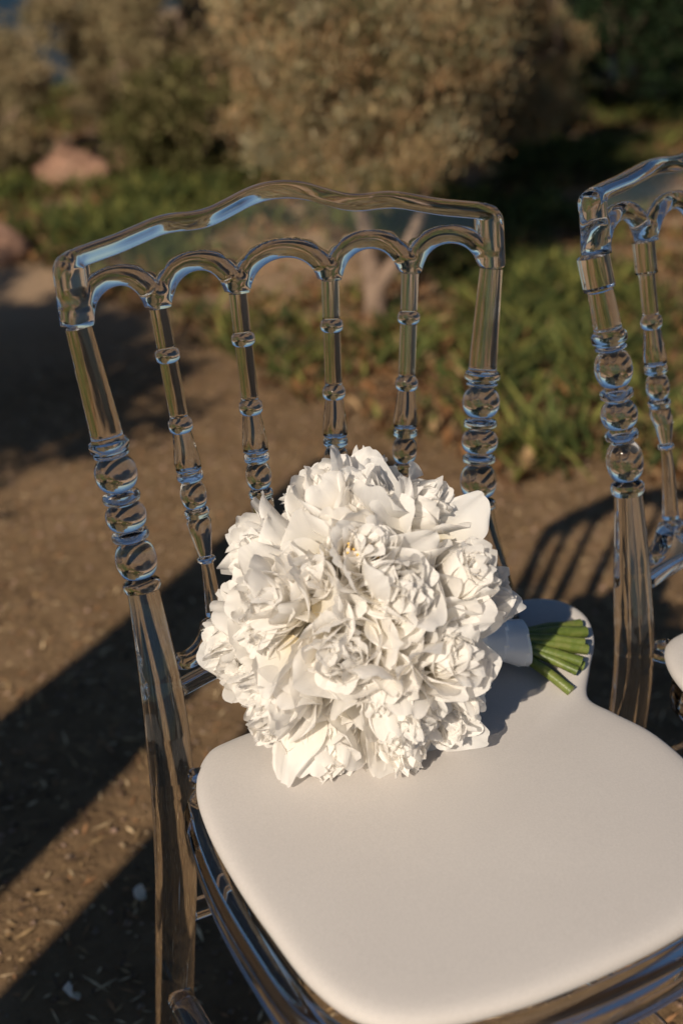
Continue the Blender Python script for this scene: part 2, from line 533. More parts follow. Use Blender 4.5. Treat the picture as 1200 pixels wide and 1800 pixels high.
    def hf(P, dt, db, de):
        h = np.full(len(P), 0.0030)
        top_ = 0.0128 * np.sqrt(np.clip(1 - (2 * np.clip(dt, 0, TW) / TW - 1) ** 2, 0, 1))
        h = np.maximum(h, top_)
        h = np.maximum(h, 0.0112 * np.sqrt(np.clip(1 - (2 * np.clip(db, 0, .0165) / .0165 - 1) ** 2, 0, 1)))
        h = np.maximum(h, bar(de, 0.0225, 0.0128, 2.2))
        for jx in joints:                                   # sockets over posts and spindles
            r = 0.0136 if abs(jx) > WJ * .98 else 0.0116
            d = np.abs(P[:, 0] - jx) / r
            kn = r * np.sqrt(np.clip(1 - d ** 2, 0, 1)) * smoothstep(0.024, 0.012, P[:, 1] - zj)
            h = np.maximum(h, kn)
        h = np.where(dt < TW / 2, np.minimum(h, top_ + .0002), h)
        away = np.min(np.abs(P[:, 0][:, None] - joints[None]), 1)
        h = np.where((db < .008) & (away > .0125), np.minimum(h, .0002 + 0.0112 * np.sqrt(np.clip(1 - (2 * np.clip(db, 0, .0165) / .0165 - 1) ** 2, 0, 1))), h)
        h = np.minimum(h, np.sqrt(np.clip(de, 0, 1) * 0.03) + .0003)
        return h
    e = np.linspace(0, 1, 26) ** 1.5 * 0.03
    xs_ = np.concatenate([-xe + e, np.linspace(-xe + .0315, xe - .0315, 250), (xe - e)[::-1]])
    obj('crest_rail', plate('crest_rail', xs_, botz, topz_s, hf, [0, .0003, .0010, .0022, .004, .006, .0083, .0105, .0126, .0144, .0156, .0163, .0168], [0, .0003, .0008, .0016, .0028, .0044, .0064, .0088, .0108, .0124, .0138, .0148, .0154, .0160], 26), M['glass'], root)

    # lower rail: straight foot, scalloped top, between the posts
    xl = 0.1555
    j2 = np.array([-xl - .012] + [u * 0.165 for u in us] + [xl + .012])
    def lowtop(x):
        x = np.asarray(x, float); out = np.full(x.shape, 0.556)
        for a, b2 in zip(j2[:-1], j2[1:]):
            c0, hw = (a + b2) / 2, (b2 - a) / 2 - 0.010
            t = np.abs(x - c0) / hw
            out = np.where(t < 1, 0.556 - 0.020 * np.clip(1 - t ** 2.1, 0, 1) ** 0.58, out)
        return out
    def lowbot(x): return np.full(np.shape(x), 0.502)
    def hl(P, dt, db, de):
        h = np.full(len(P), 0.0030)
        t = np.clip(dt / 0.015, 0, 1)
        h = np.maximum(h, 0.0105 * np.clip(1 - np.abs((t - .5) / .5) ** 2.2, 0, 1) ** .5)
        h = np.maximum(h, bar(db, 0.0120, 0.0105, 4))
        return np.minimum(h, .0006 + np.sqrt(np.clip(de, 0, 1) * 0.03))
    obj('lower_rail', plate('lower_rail', np.linspace(-xl, xl, 170), lowbot, lowtop, hl, [0, .0006, .0016, .003, .006, .009, .0105, .0114, .012], [0, .0006, .0016, .003, .005, .0075, .010, .012, .0135, .0145, .015], 5), M['glass'], root)

    # seat frame: rounded bar following the seat outline, open in the middle
    def outline(pts, n=200):
        P = np.array(pts, float); k = len(P); out = []
        for i in range(k):
            p0, p1, p2, p3 = P[i - 1], P[i], P[(i + 1) % k], P[(i + 2) % k]
            m_ = max(1, n // k)
            for s in range(m_):
                t = s / m_
                out.append(.5 * ((2 * p1) + (-p0 + p2) * t + (2 * p0 - 5 * p1 + 4 * p2 - p3) * t * t + (-p0 + 3 * p1 - 3 * p2 + p3) * t ** 3))
        return np.array(out)
    half = [(0.0, -.403), (.070, -.399), (.148, -.384), (.188, -.359), (.206, -.316), (.2085, -.25), (.204, -.17), (.190, -.095), (.172, -.055)]
    fr = half + [(.10, -.030), (0, -.026), (-.10, -.030)] + [(-x, y) for x, y in half[::-1][:-1]]
    O = outline(fr, 240)
    T = np.roll(O, -1, 0) - np.roll(O, 1, 0); T /= np.linalg.norm(T, axis=1)[:, None]
    NN = np.stack([-T[:, 1], T[:, 0]], -1)
    cen = O.mean(0)
    NN *= np.sign(((O - cen) * NN).sum(1))[:, None]
    sec = [(0, .424), (.0016, .432), (.0024, .440), (.0018, .448), (0, .4545), (-.0012, .4578), (-.0036, .4600), (-.0075, .4606), (-.013, .4606), (-.0165, .4600), (-.0190, .4578),
           (-.0200, .4545), (-.0200, .448), (-.0200, .432), (-.0200, .428), (-.0188, .4252), (-.0165, .4240), (-.010, .4238), (-.005, .4238), (-.0016, .4228)]
    V = []
    for k in range(len(O)):
        for a, z in sec: V.append((O[k, 0] + NN[k, 0] * a, O[k, 1] + NN[k, 1] * a, z))
    obj('seat_frame', mesh('seat_frame', V, grid_faces(len(O), len(sec), True, True)), M['glass'], root)

    # seat cushion: rounded pad; on the first chair its far rear corner lifts under the stems
    kx_ = 1.0 if prm['ear'] else 1.11
    hp = [(x_ * kx_, y_, z_) for x_, y_, z_ in [(0.0, -.3885, 0), (.075, -.3845, 0), (.140, -.370, 0), (.174, -.346, 0), (.1895, -.302, 0), (.1925, -.24, 0), (.192, -.18, 0), (.186, -.115, 0), (.173, -.066, 0), (.150, -.033, 0)]]
    right = [list(p) for p in hp]
    if prm['ear']:
        right = [list(p) for p in hp[:3]] + [[.180, -.346, 0], [.202, -.304, 0], [.212, -.24, 0], [.214, -.19, 0], [.204, -.150, .000], [.197, -.120, .002], [.220, -.092, .013], [.245, -.066, .023], [.259, -.034, .029], [.252, -.004, .032], [.228, .014, .032], [.196, .022, .026], [.155, .012, .010], [.118, -.010, 0]]
    pad = right + [(.08, -.020, 0), (0, -.018, 0), (-.08, -.020, 0), (-.125, -.024, 0)] + [(-x, y, z) for x, y, z in hp[::-1][:-1]]
    O = outline(pad, 220)
    cen = np.array((0, -.20, 0))
    prof = [(0.0, 1.0), (0.25, 1.0), (0.5, 1.0), (0.7, .995), (.82, .985), (.90, .962), (.945, .92), (.972, .84), (.990, .70), (.998, .52), (.999, .34), (.995, .15), (.985, .04), (.96, 0)]
    thick = 0.0165; zb0 = 0.4622
    V = []; ring = []
    for s, hgt in prof[1:]:
        ids = []
        for k in range(len(O)):
            p = cen + (O[k] - cen) * s
            lift = O[k, 2] * max(0, (s - .55) / .45) ** 1.6
            # shallow sink along the line where the lifted corner folds
            dome = 0.004 * (1 - s * s)
            ids.append(len(V)); V.append((p[0], p[1], zb0 + thick * hgt + dome * hgt + lift))
        ring.append(ids)
    F = []
    n = len(O)
    for a, b2 in zip(ring[:-1], ring[1:]):
        for k in range(n): F.append((a[k], a[(k + 1) % n], b2[(k + 1) % n], b2[k]))
    V.append((cen[0], cen[1], zb0 + thick + .004)); c0 = len(V) - 1
    for k in range(n): F.append((c0, ring[0][(k + 1) % n], ring[0][k]))
    F.append(tuple(ring[-1]))
    me = mesh('seat_cushion', V, F)
    bm = bmesh.new(); bm.from_mesh(me); bmesh.ops.recalc_face_normals(bm, faces=bm.faces); bm.to_mesh(me); bm.free()
    obj('seat_cushion', me, M['fabric'], root)

    # brackets between posts and frame, front legs, stretchers
    g = post_axis(1)
    for sx in (-1, 1):
        p = post_axis(sx)(0.445)
        V, F = sweep([p + Vector((-sx * .0195, -.004, 0)), p + Vector((-sx * .026, -.014, .001)), p + Vector((-sx * .030, -.022, .0))], [.007, .0085, .006], 16)
        obj('bracket', mesh('bracket', V, F), M['glass'], root)
        V, F = sweep([p + Vector((-sx * .012, -.018, .019)), p + Vector((-sx * .013, -.026, .023)), p + Vector((-sx * .012, -.034, .019))], [.005, .0072, .005], 16)
        obj('seat_clip', mesh('seat_clip', V, F), M['glass'], root)
        # turned front leg
        def fax(z, sx=sx): return Vector((sx * (.186 + .004 * (1 - z / .4)), -.368 - .010 * (1 - z / .4), z))
        pr = [(0, .011), (.01, .012), (.05, .012), (.12, .0145), (.165, .016)]
        pr += bumpring(.170, .185, .0185, .015, 6) + [(.19, .017), (.215, .018)] + bumpring(.22, .235, .0185, .015, 6)
        pr += bumpring(.240, .275, .0185, .011, 9) + bumpring(.277, .290, .0175, .013, 5) + bumpring(.292, .325, .0185, .011, 9)
        pr += bumpring(.327, .340, .0175, .013, 5) + [(.345, .0155), (.39, .018), (.4225, .0185)]
        V, F = lathe_path(fax, pr, 24)
        obj('front_leg', mesh('front_leg', V, F), M['glass'], root)
        a = post_axis(sx)(.20); c = fax(.20)
        V, F = sweep([a + (c - a) * t for t in (.036, .2, .5, .8, .962)], [.0125, .0135, .015, .0135, .0125], 20)
        obj('side_stretcher', mesh('side_stretcher', V, F), M['glass'], root)
    a, c = post_axis(-1)(.295), post_axis(1)(.295)
    V, F = sweep([a + (c - a) * t for t in (.036, .25, .5, .75, .964)], [.010, .0105, .0115, .0105, .010], 20)
    obj('rear_stretcher', mesh('rear_stretcher', V, F), M['glass'], root)
    return root

chair = make_chair(dict(zj=.831, zr=.7375, zb=.6051, sleeve=0, ear=True, splay=0, rake=0, lowy=0))
tag(chair, 'clear acrylic chair with scalloped back, white cushion and peony bouquet on its seat', 'chair', 'clear chairs set out in a row')
chair2 = make_chair(dict(zj=.828, zr=.759, zb=.603, sleeve=.030, ear=False, splay=.025, rake=.05, lowy=.020))
chair2.location = (0.468, -0.072, 0.022)
chair2.rotation_euler = (0, 0, R(0))
tag(chair2, 'clear acrylic chair cut off by the right edge, its seat empty', 'chair', 'clear chairs set out in a row')

# ------------------------------------------------------------------ peony bouquet
def petal_grid(L, W, th0, curl, cup, ruf, nu=11, nv=11, notch=0.0, seed=0, tipcurl=0.0):
    """petal in its own frame: base at origin, flower axis +z, opening towards +y by angle th0"""
    r = np.random.default_rng(seed)
    v = np.linspace(0, 1, nv)[:, None] ** .9; u = np.linspace(-1, 1, nu)[None, :]
    ph = r.uniform(0, 6.28, 10); q = r.uniform(.8, 1.25, 6)
    th = th0 + curl * v[:, 0] + tipcurl * np.clip(v[:, 0] - .68, 0, 1) ** 2 * 8
    dv_ = np.diff(v[:, 0]) * L
    yy = np.concatenate([[0], np.cumsum(np.sin((th[1:] + th[:-1]) / 2) * dv_)])[:, None]
    zz = np.concatenate([[0], np.cumsum(np.cos((th[1:] + th[:-1]) / 2) * dv_)])[:, None]
    f = np.where(v < .62, .22 + .78 * np.sin(np.clip(v / .62, 0, 1) * math.pi / 2) ** .9, 1 - .34 * np.clip((v - .62) / .38, 0, 1) ** 2)
    skew = r.normal(0, .10)
    # margin: rounded crown with soft lobes and an optional notch
    marg = .035 * np.sin(u * 4.2 * q[0] + ph[0]) + .012 * np.sin(u * 7 * q[1] + ph[1]) - notch * np.exp(-((u - .5 * (q[2] - 1)) / .16) ** 2)
    ext = (.04 * (1 - u ** 2) + marg - .27 * np.abs(u) ** 2.5) * v ** 2.2 * L
    # frilled rim and slow crumple, out of the petal's plane
    e = np.maximum(v ** 3, np.abs(u) ** 3 * v ** .8)
    sm = u * 2.3 + v * 1.1 * np.sign(u)
    fr = np.sin(sm * 2.0 * q[3] + ph[2]) + .28 * np.sin(sm * 4.2 * q[4] + ph[3])
    cr = np.sin(u * 2.1 + v * 4.0 * q[5] + ph[4]) + .6 * np.sin(u * 4.6 - v * 5.5 + ph[5])
    o = ruf * L * (.55 * e * fr + .09 * v * cr)
    cth, sth = np.cos(th)[:, None], np.sin(th)[:, None]
    rho = yy + ext * sth - cth * o
    Zc = zz + ext * cth + sth * o
    # wrap round the flower axis so that neighbours nest instead of crossing
    Rc = np.maximum(yy * (1.45 - cup), .015) + .004
    phi = (u * W * .5 * f + skew * W * v ** 2) / Rc
    phi = 2.2 * np.tanh(phi / 2.2)
    V = np.stack([Rc * np.sin(phi), rho - Rc * (1 - np.cos(phi)), Zc], -1)
    T = np.stack([np.broadcast_to(v, Zc.shape), np.broadcast_to((u + 1) / 2, Zc.shape), np.full(Zc.shape, r.uniform())], -1)
    return V.reshape(-1, 3), T.reshape(-1, 3)

def gq(nv, nu):
    i = np.arange(nv * nu).reshape(nv, nu)
    return np.stack([i[:-1, :-1], i[:-1, 1:], i[1:, 1:], i[1:, :-1]], -1).reshape(-1, 4)

def petal_mesh(name, **k):
    nu, nv = k.pop('nu', 11), k.pop('nv', 11)
    V, T = petal_grid(nu=nu, nv=nv, **k)
    me = fastmesh(name, V, gq(nv, nu), True, T)
    me.materials.append(M['petal'])
    return me
U = rng.uniform
guard = [petal_mesh('petal', L=U(.058, .068), W=U(.062, .080), th0=1.02, curl=U(-1.25, -.55), cup=U(0, .5), ruf=U(.022, .055), notch=U(0, .12) * U(0, 1), seed=k, tipcurl=U(-.5, 1.3), nu=17, nv=16) for k in range(16)]
mids = [petal_mesh('petal', L=U(.057, .066), W=U(.052, .070), th0=.72, curl=U(-1.05, -.5), cup=U(0, .5), ruf=U(.028, .07), notch=U(0, .18) * U(0, 1), seed=50 + k, tipcurl=U(-.6, 1.5), nu=17, nv=16) for k in range(16)]

def heart_mesh(seed, frilly):
    r = np.random.default_rng(seed)
    Vs, Ts, Qs = [], [], []; off = 0
    shells = [(3, .06), (4, .20), (5, .34), (5, .50)] if not frilly else [(4, .04), (6, .18), (7, .32), (8, .48)]
    for ks, (n, th) in enumerate(shells):
        a0 = r.uniform(0, 6.28)
        for k in range(n):
            th0 = th + r.normal(0, .05)
            L = .062 + .006 * r.random() - .002 * ks
            if frilly:
                V, T = petal_grid(L, r.uniform(.026, .042), th0, r.uniform(-.9, -.1), r.uniform(0, .6), r.uniform(.05, .10), 13, 13, .2 * r.random(), seed * 100 + off, r.uniform(-1.4, 1.6))
            else:
                V, T = petal_grid(L, r.uniform(.040, .056), th0, r.uniform(-.75, -.25) * (.5 + th), r.uniform(0, .4), r.uniform(.02, .05), 13, 13, .18 * r.random() ** 2, seed * 100 + off, r.uniform(-1.2, 1.6))
            a = a0 + k / n * 6.283 + r.normal(0, .18)
            c, s_ = math.cos(a), math.sin(a)
            V = V @ np.array([[c, s_, 0], [-s_, c, 0], [0, 0, 1]])
            Vs.append(V); Ts.append(T); Qs.append(gq(13, 13) + off); off += len(V)
    me = fastmesh('peony', np.concatenate(Vs), np.concatenate(Qs), True, np.concatenate(Ts))
    me.materials.append(M['petal'])
    return me

B = Vector((-.010, -.060, .592))
handle = Vector((.140, -.036, .508))
axis = (B - handle).normalized()
bouquet = empty('bouquet', (0.02, -.05, .478))
tag(bouquet, 'round bouquet of white peonies lying on the chair cushion, stems bound in white ribbon', 'bouquet')
inv = Vector(bouquet.location)
sidev = axis.cross(Vector((0, 0, 1))).normalized(); upv = sidev.cross(axis).normalized()
spots = [(0, 0)]
spots += [(46, 60 * k + 12) for k in range(6)]
spots += [(86, 36 * k - 5) for k in range(10)]
spots += [(118, 60 * k + 20) for k in range(6)]
spots += [(24, 30 + 120 * k) for k in range(3)] + [(64, 60 * k + 30) for k in range(6)]
HOLE = Vector((-.16, -.80, .58)).normalized()
LOW = [Vector(v).normalized() for v in ((-.80, -.16, -.55), (-.52, -.50, -.70), (-.12, -.76, -.62), (.22, -.76, -.52), (-.93, .10, -.20))]
spots.append((60, 0))
spots += [(70, 0)] * len(LOW)
NH = len(spots) - len(LOW) - 1
bases = []
for i, (pol, az) in enumerate(spots):
    pol = R(pol + random.uniform(-5, 5)); az = R(az + random.uniform(-6, 6))
    d = axis * math.cos(pol) + (sidev * math.cos(az) + upv * math.sin(az)) * math.sin(pol)
    if i == NH: d = HOLE
    if i > NH: d = LOW[i - NH - 1]
    rad = .077 + random.uniform(-.005, .006)
    if pol > R(100): rad = .064
    if i >= 23: rad = .066
    if i >= NH: rad = .074
    d2 = (d + Vector((random.gauss(0, .16), random.gauss(0, .16), random.gauss(0, .16)))).normalized()
    if i > NH: d2 = (d + Vector((-.30, -.50, .55)) * .8).normalized()
    base = B + d * (rad + .058) - d2 * .062
    if base.z < .520 and i <= NH:
        base.z = .520 + (base.z - .520) * .3
        d2.z = max(d2.z, -.25); d2.normalize()
    q = d2.to_track_quat('Z', 'Y')
    sc_ = random.uniform(.92, 1.06)
    he = obj('peony', heart_mesh(300 + i, i % 4 == 1), M['petal'], bouquet)
    spin = random.uniform(0, 6.28)
    he.rotation_mode = 'QUATERNION'
    he.rotation_quaternion = q @ Euler((0, 0, spin)).to_quaternion()
    he.location = base - inv
    he.scale = (sc_, sc_, sc_)
    bases.append(base)
    ng, nm = random.choice([6, 7, 7]), random.choice([5, 6, 7])
    if pol > R(100): ng, nm = 0, 0
    if i >= 23: ng, nm = 3, 1
    if i >= NH: ng, nm = 7, 4
    if d.dot(Vector((-.44, -.74, .50))) < -.18: ng, nm = 0, 0     # far side, never seen
    for k in range(ng + nm):
        g_ = k < ng
        p = obj('petal', random.choice(guard if g_ else mids), None, he)
        a = (k / ng if g_ else (k - ng + .5) / nm) * 6.283 + random.gauss(0, .2)
        tilt = random.gauss(.02 if g_ else -.05, .16)
        p.rotation_mode = 'QUATERNION'
        p.rotation_quaternion = Euler((0, 0, a)).to_quaternion() @ Euler((-tilt, 0, 0)).to_quaternion() @ Euler((0, random.gauss(0, .14), 0)).to_quaternion()
        sz = random.uniform(.9, 1.1)
        p.scale = (sz * random.uniform(.9, 1.1), sz, sz)
        p.location = (0, 0, random.uniform(-.004, .002))
    if i in (3, 9):                                           # the open hearts show a few yellow stamens
        Vs, Fs = [], []
        for k in range(26):
            a = random.uniform(0, 6.28); t_ = random.uniform(.05, .35)
            p1 = Vector((math.sin(a) * math.sin(t_), math.cos(a) * math.sin(t_), math.cos(t_))) * random.uniform(.044, .054)
            v_, f_ = sweep([p1 * .3, p1 * .85, p1 * .88, p1], [.0005, .0005, .0011, .0009], 5)
            o_ = len(Vs); Vs += v_; Fs += [tuple(x_ + o_ for x_ in ff) for ff in f_]
        obj('stamens', mesh('stamens', Vs, Fs), M['stamen'], he)

# broad outer petals lying loose over the dome
tocam = Vector((-.44, -.74, .50))
for k in range(30):
    while True:
        d = Vector((random.gauss(0, 1), random.gauss(0, 1), random.gauss(0, 1))).normalized()
        if d.dot(tocam) > .38 and d.z > -.55 and d.dot(axis) > -.15: break
    p = obj('petal', random.choice(guard + mids), None, bouquet)
    p.rotation_mode = 'QUATERNION'
    p.rotation_quaternion = d.to_track_quat('Z', 'Y') @ Euler((0, 0, random.uniform(0, 6.28))).to_quaternion() @ Euler((-random.uniform(.0, .4), random.gauss(0, .2), 0)).to_quaternion()
    sz = random.uniform(.85, 1.1); p.scale = (sz, sz, sz)
    p.location = B + d * random.uniform(.078, .094) - inv
# petals pressed between the blooms, closing the dome
Vs, Ts, Qs = [], [], []; off = 0
for k in range(150):
    z_ = 1 - 1.55 * (k + .5) / 150; a = k * 2.39996
    d = axis * z_ + (sidev * math.cos(a) + upv * math.sin(a)) * math.sqrt(max(0, 1 - z_ * z_))
    V, T = petal_grid(random.uniform(.040, .052), random.uniform(.045, .06), random.uniform(.3, .9), random.uniform(-.9, -.2), random.uniform(0, .5), random.uniform(.03, .06), 11, 11, 0, 9000 + k, random.uniform(-.5, 1.2))
    Rm = np.array((d.to_track_quat('Z', 'Y') @ Euler((0, 0, random.uniform(0, 6.28))).to_quaternion()).to_matrix())
    c = B + d * random.uniform(.058, .072)
    if c.z < .515: c.z = .515
    Vs.append(V @ Rm.T + np.array(c - inv)); Ts.append(T); Qs.append(gq(11, 11) + off); off += len(V)
ip = obj('inner_petals', fastmesh('inner_petals', np.concatenate(Vs), np.concatenate(Qs), True, np.concatenate(Ts)), M['petal'], bouquet)
tag(ip, kind='stuff')

# stems and ribbon handle
st_ends = [(.237, -.052, .5065), (.230, -.069, .5085), (.233, -.060, .5025), (.216, -.090, .5045), (.222, -.082, .4985), (.201, -.100, .5005), (.206, -.098, .4935), (.192, -.106, .4965), (.176, -.119, .4870), (.214, -.086, .5105)]
hb = Vector((.104, -.032, .523)); ht = Vector((.166, -.064, .511))
hd = (ht - hb).normalized(); hs = hd.cross(Vector((0, 0, 1))).normalized(); hu = hs.cross(hd)
for i, e_ in enumerate(st_ends):
    e_ = Vector(e_)
    fan = Vector(((e_.x - .21) * .15, (e_.y + .086) * .42, (e_.z - .501) * .8))
    s0 = ht - hd * .055 + fan * .5
    s1 = ht - hd * .006 + fan * .75
    mid = s1 + (e_ - s1) * .5 + Vector((0, 0, .001))
    r_ = .0047 + random.uniform(-.0009, .0009)
    V, F = sweep([s0 - inv, s1 - inv, (s1 + mid) / 2 - inv, mid + Vector((0, random.gauss(0, .0012), 0)) - inv, (mid + e_) / 2 - inv, e_ - inv],
                 [r_, r_, r_ * random.uniform(.9, 1.06), r_ * random.uniform(.94, 1.12), r_ * random.uniform(.9, 1.05), r_ * random.uniform(.98, 1.1)], 14)
    me = mesh('stem', V, F)
    so = obj('stem', me, M['stem'], bouquet)
    me.materials.append(M['cut']); me.polygons[len(me.polygons) - 1].material_index = 1
for p in bases:
    s0 = hb - hd * .004
    V, F = sweep([s0 - inv, s0 + (p - s0) * .5 - inv, p - inv], [.004, .0042, .008], 10)
    obj('flower_stalk', mesh('flower_stalk', V, F), M['stem'], bouquet)
V, F = [], []
prof = [(.066 * k / 26, float(np.interp(.066 * k / 26, [0, .012, .03, .05, .066], [.030, .0262, .0236, .0226, .0230]))) for k in range(27)] + [(.0668, .0224), (.0660, .0206), (.05, .019)]
n = 64
rrng = np.random.default_rng(5)
for j, (t, r_) in enumerate(prof):
    for k in range(n):
        w = 2 * math.pi * k / n
        turn = (t / .021 - w / 6.283 * 1.0) % 1.0              # overlapping turns of ribbon
        rr = r_ * (1 + .03 * math.sin(3 * w + t * 60) + .012 * math.sin(9 * w - t * 130)) + .0034 * turn
        sk = .006 * math.cos(w + .8)
        V.append(hb + hd * (t + sk * (t / .066)) + hs * (rr * math.cos(w)) + hu * (rr * .82 * math.sin(w)) - inv)
F = [(j * n + k, j * n + (k + 1) % n, (j + 1) * n + (k + 1) % n, (j + 1) * n + k) for j in range(len(prof) - 1) for k in range(n)]
obj('ribbon_wrap', mesh('ribbon_wrap', V, F), M['satin'], bouquet)

# ------------------------------------------------------------------ vegetation
def leaf_cloud(pts, dirs, size, aspect, cols, rg):
    """one quad-folded leaf per point: 4 verts (base, two sides, tip), 2 tris as one quad"""
    n = len(pts)
    d = dirs / (np.linalg.norm(dirs, axis=1)[:, None] + 1e-9)
    r = rg.normal(size=(n, 3)); s = np.cross(d, r); s /= np.linalg.norm(s, axis=1)[:, None] + 1e-9
    L = size * rg.uniform(.6, 1.4, n)[:, None]; w = L * aspect
    nn = np.cross(d, s)
    a = pts; b_ = pts + d * L * .5 + s * w * .5 + nn * w * .15; c = pts + d * L; e = pts + d * L * .5 - s * w * .5 + nn * w * .15
    V = np.stack([a, b_, c, e], 1).reshape(-1, 3)
    Q = np.arange(n * 4).reshape(n, 4)
    C = np.repeat(cols, 4, 0)
    return V, Q, C

def pick(cols, n, rg, jit=.18):
    cols = np.array(cols); k = rg.integers(0, len(cols), n)
    return np.clip(cols[k] * (1 + rg.normal(0, jit, (n, 1))), .004, 1)

def crown_points(centers, radii, n, rg, shell=.55):
    k = rg.integers(0, len(centers), n)
    v = rg.normal(size=(n, 3)); v /= np.linalg.norm(v, axis=1)[:, None]
    rad = rg.uniform(shell, 1.0, n)[:, None] ** .7
    return centers[k] + v * rad * radii[k][:, None] * np.array((1, 1, .95)), v, k

def bush(name, label, cat, base, rx, ry, h, z0, ncl, nleaf, leaf, aspect, cols, seed, upbias=.4, trunk=True, group=None, twig=.0):
    rg = np.random.default_rng(seed)
    root = empty(name, base)
    # clumps spread through the crown volume
    u = rg.normal(size=(ncl, 3)); u /= np.linalg.norm(u, axis=1)[:, None]
    rr = rg.uniform(.35, 1, ncl) ** .6
    cen = np.stack([u[:, 0] * rr * rx, u[:, 1] * rr * ry, z0 + (h - z0) * (.5 + .5 * u[:, 2] * rr)], -1)
    ncl0 = ncl; rad = rg.uniform(.10, .24, ncl) * min(rx, (h - z0) * .7) * 1.3
    sub = rg.integers(0, ncl, ncl * 9); vv = rg.normal(size=(ncl * 9, 3)); vv /= np.linalg.norm(vv, axis=1)[:, None]
    cen0 = cen; cen = cen[sub] + vv * (rad[sub] * rg.uniform(.5, 1.05, ncl * 9))[:, None]; rad = rad[sub] * rg.uniform(.25, .5, ncl * 9); ncl = ncl * 9
    P, v, k = crown_points(cen, rad, nleaf, rg, .25)
    P[:, 2] = np.maximum(P[:, 2], .02)
    out = P - np.array((0, 0, z0)); out /= np.linalg.norm(out, axis=1)[:, None] + 1e-6
    d = v * .8 + out * .4 + np.array((0, 0, upbias)) + rg.normal(0, .35, (nleaf, 3))
    ccol = pick(cols, ncl, rg, .25)
    P += rg.normal(0, .035, (nleaf, 3)) * (rg.uniform(size=(nleaf, 1)) < .5)
    C = ccol[k] * .45 + pick(cols, nleaf, rg, .4) * .55
    V, Q, C4 = leaf_cloud(P, d, leaf, aspect, C, rg)
    obj('crown', fastmesh('crown', V, Q, False, C4), M['leaf'], root)
    if trunk:
        Vt, Ft = [], []
        for j in range(min(ncl0, 14)):
            c = cen0[j]
            p0 = np.array((rg.normal(0, .03), rg.normal(0, .03), -.03)); p1 = p0 + (c - p0) * .35 + np.array((0, 0, .12)) + rg.normal(0, .04, 3); p2 = p0 + (c - p0) * .7 + rg.normal(0, .05, 3)
            a, f = sweep([p0, p1, p2, c], [.018, .014, .010, .004], 7)
            o = len(Vt); Vt += a; Ft += [tuple(i + o for i in q) for q in f]
        obj('trunk', mesh('trunk', Vt, Ft), M['bark'], root)
    return tag(root, label, cat, group)

olive = [(.37, .285, .160), (.27, .22, .120), (.43, .34, .20), (.29, .26, .145), (.38, .27, .155)]
rusty = [(.38, .285, .155), (.27, .225, .12), (.46, .30, .155), (.30, .28, .155), (.43, .40, .27), (.42, .245, .125), (.15, .15, .07)]
dark = [(.016, .034, .014), (.011, .023, .010), (.023, .042, .016), (.036, .055, .022)]
def forked_tree():
    rg = np.random.default_rng(21)
    base = Vector((1.401, 2.296, 0))
    root = empty('small_tree', base)
    tag(root, 'small grey-leaved tree with pale forked trunk behind the bouquet chair', 'tree')
    fwd = Vector((.5, .86, 0)); rgt = Vector((.871, -.491, 0))
    def P(r_, f_, z): return rgt * r_ + fwd * f_ + Vector((0, 0, z))
    limbs = [([P(0, 0, -.03), P(-.004, 0, .07), P(-.02, .02, .16), P(-.05, .03, .30), P(-.10, .05, .45)], [.036, .031, .026, .021, .010]),
             ([P(-.004, 0, .085), P(.035, .01, .14), P(.085, .02, .215), P(.13, .03, .34), P(.16, .10, .5)], [.026, .023, .02, .015, .008]),
             ([P(-.05, .03, .29), P(-.03, .06, .42), P(.0, .14, .6)], [.015, .012, .006])]
    Vt, Ft = [], []
    for pth, rd in limbs:
        a, f = sweep(pth, rd, 12); o = len(Vt); Vt += a; Ft += [tuple(i + o for i in q) for q in f]
    obj('trunk', mesh('trunk', Vt, Ft), M['bark'], root)
    ncl = 620
    zz = rg.uniform(0, 1, ncl) ** .9
    r_ = rg.uniform(-1, 1, ncl); f_ = rg.uniform(-1, 1, ncl)
    wid = (.31 + .19 * np.sqrt(zz)) * np.sqrt(np.clip(1.02 - f_ ** 2 * .8, .1, 1))
    cen = np.array([P(r_[i] * wid[i] - .05, .14 + f_[i] * .34, .40 + 1.10 * zz[i] + .04 * abs(r_[i])) for i in range(ncl)])
    rad = rg.uniform(.022, .062, ncl)
    n = 120000
    Pp, v, k = crown_points(cen, rad, n, rg, .15)
    Pp += rg.normal(0, .03, (n, 3)) * (rg.uniform(size=(n, 1)) < .6)
    d = v * .5 + np.array((0, 0, .9)) + rg.normal(0, .45, (n, 3))
    C = pick(rusty, ncl, rg, .28)[k] * .45 + pick(rusty, n, rg, .45) * .55
    V, Q, C4 = leaf_cloud(Pp, d, .024, .20, C, rg)
    obj('crown', fastmesh('crown', V, Q, False, C4), M['leaf'], root)
forked_tree()
bush('rounded_shrub', 'broad brown-grey shrub standing against the sea at upper left', 'shrub', (1.88, 5.02, 0), .60, .60, 1.50, .03, 70, 90000, .026, .34, olive, 31, .5)
bush('rounded_shrub', 'dry brown shrub between the sea-side shrub and the forked tree', 'shrub', (2.50, 4.75, 0), .55, .6, 1.7, .03, 46, 70000, .026, .34, olive, 32, .5)
bush('feathery_shrub', 'tall feathery tan shrub just right of the forked tree', 'shrub', (2.58, 3.62, 0), .44, .42, 1.30, .03, 60, 80000, .030, .22, rusty, 33, 1.0)
bush('low_shrub', 'low green shrub between the pink boulders and the dry brown shrub', 'shrub', (1.72, 4.45, 0), .36, .34, .42, .02, 26, 12000, .04, .4, [(.13, .125, .045), (.10, .10, .034), (.20, .16, .075)], 41, .5)
bush('low_shrub', 'low tan shrub at the far left edge beside the pink boulder', 'shrub', (.90, 4.80, 0), .34, .4, .66, .02, 24, 26000, .024, .3, olive, 34, .6)
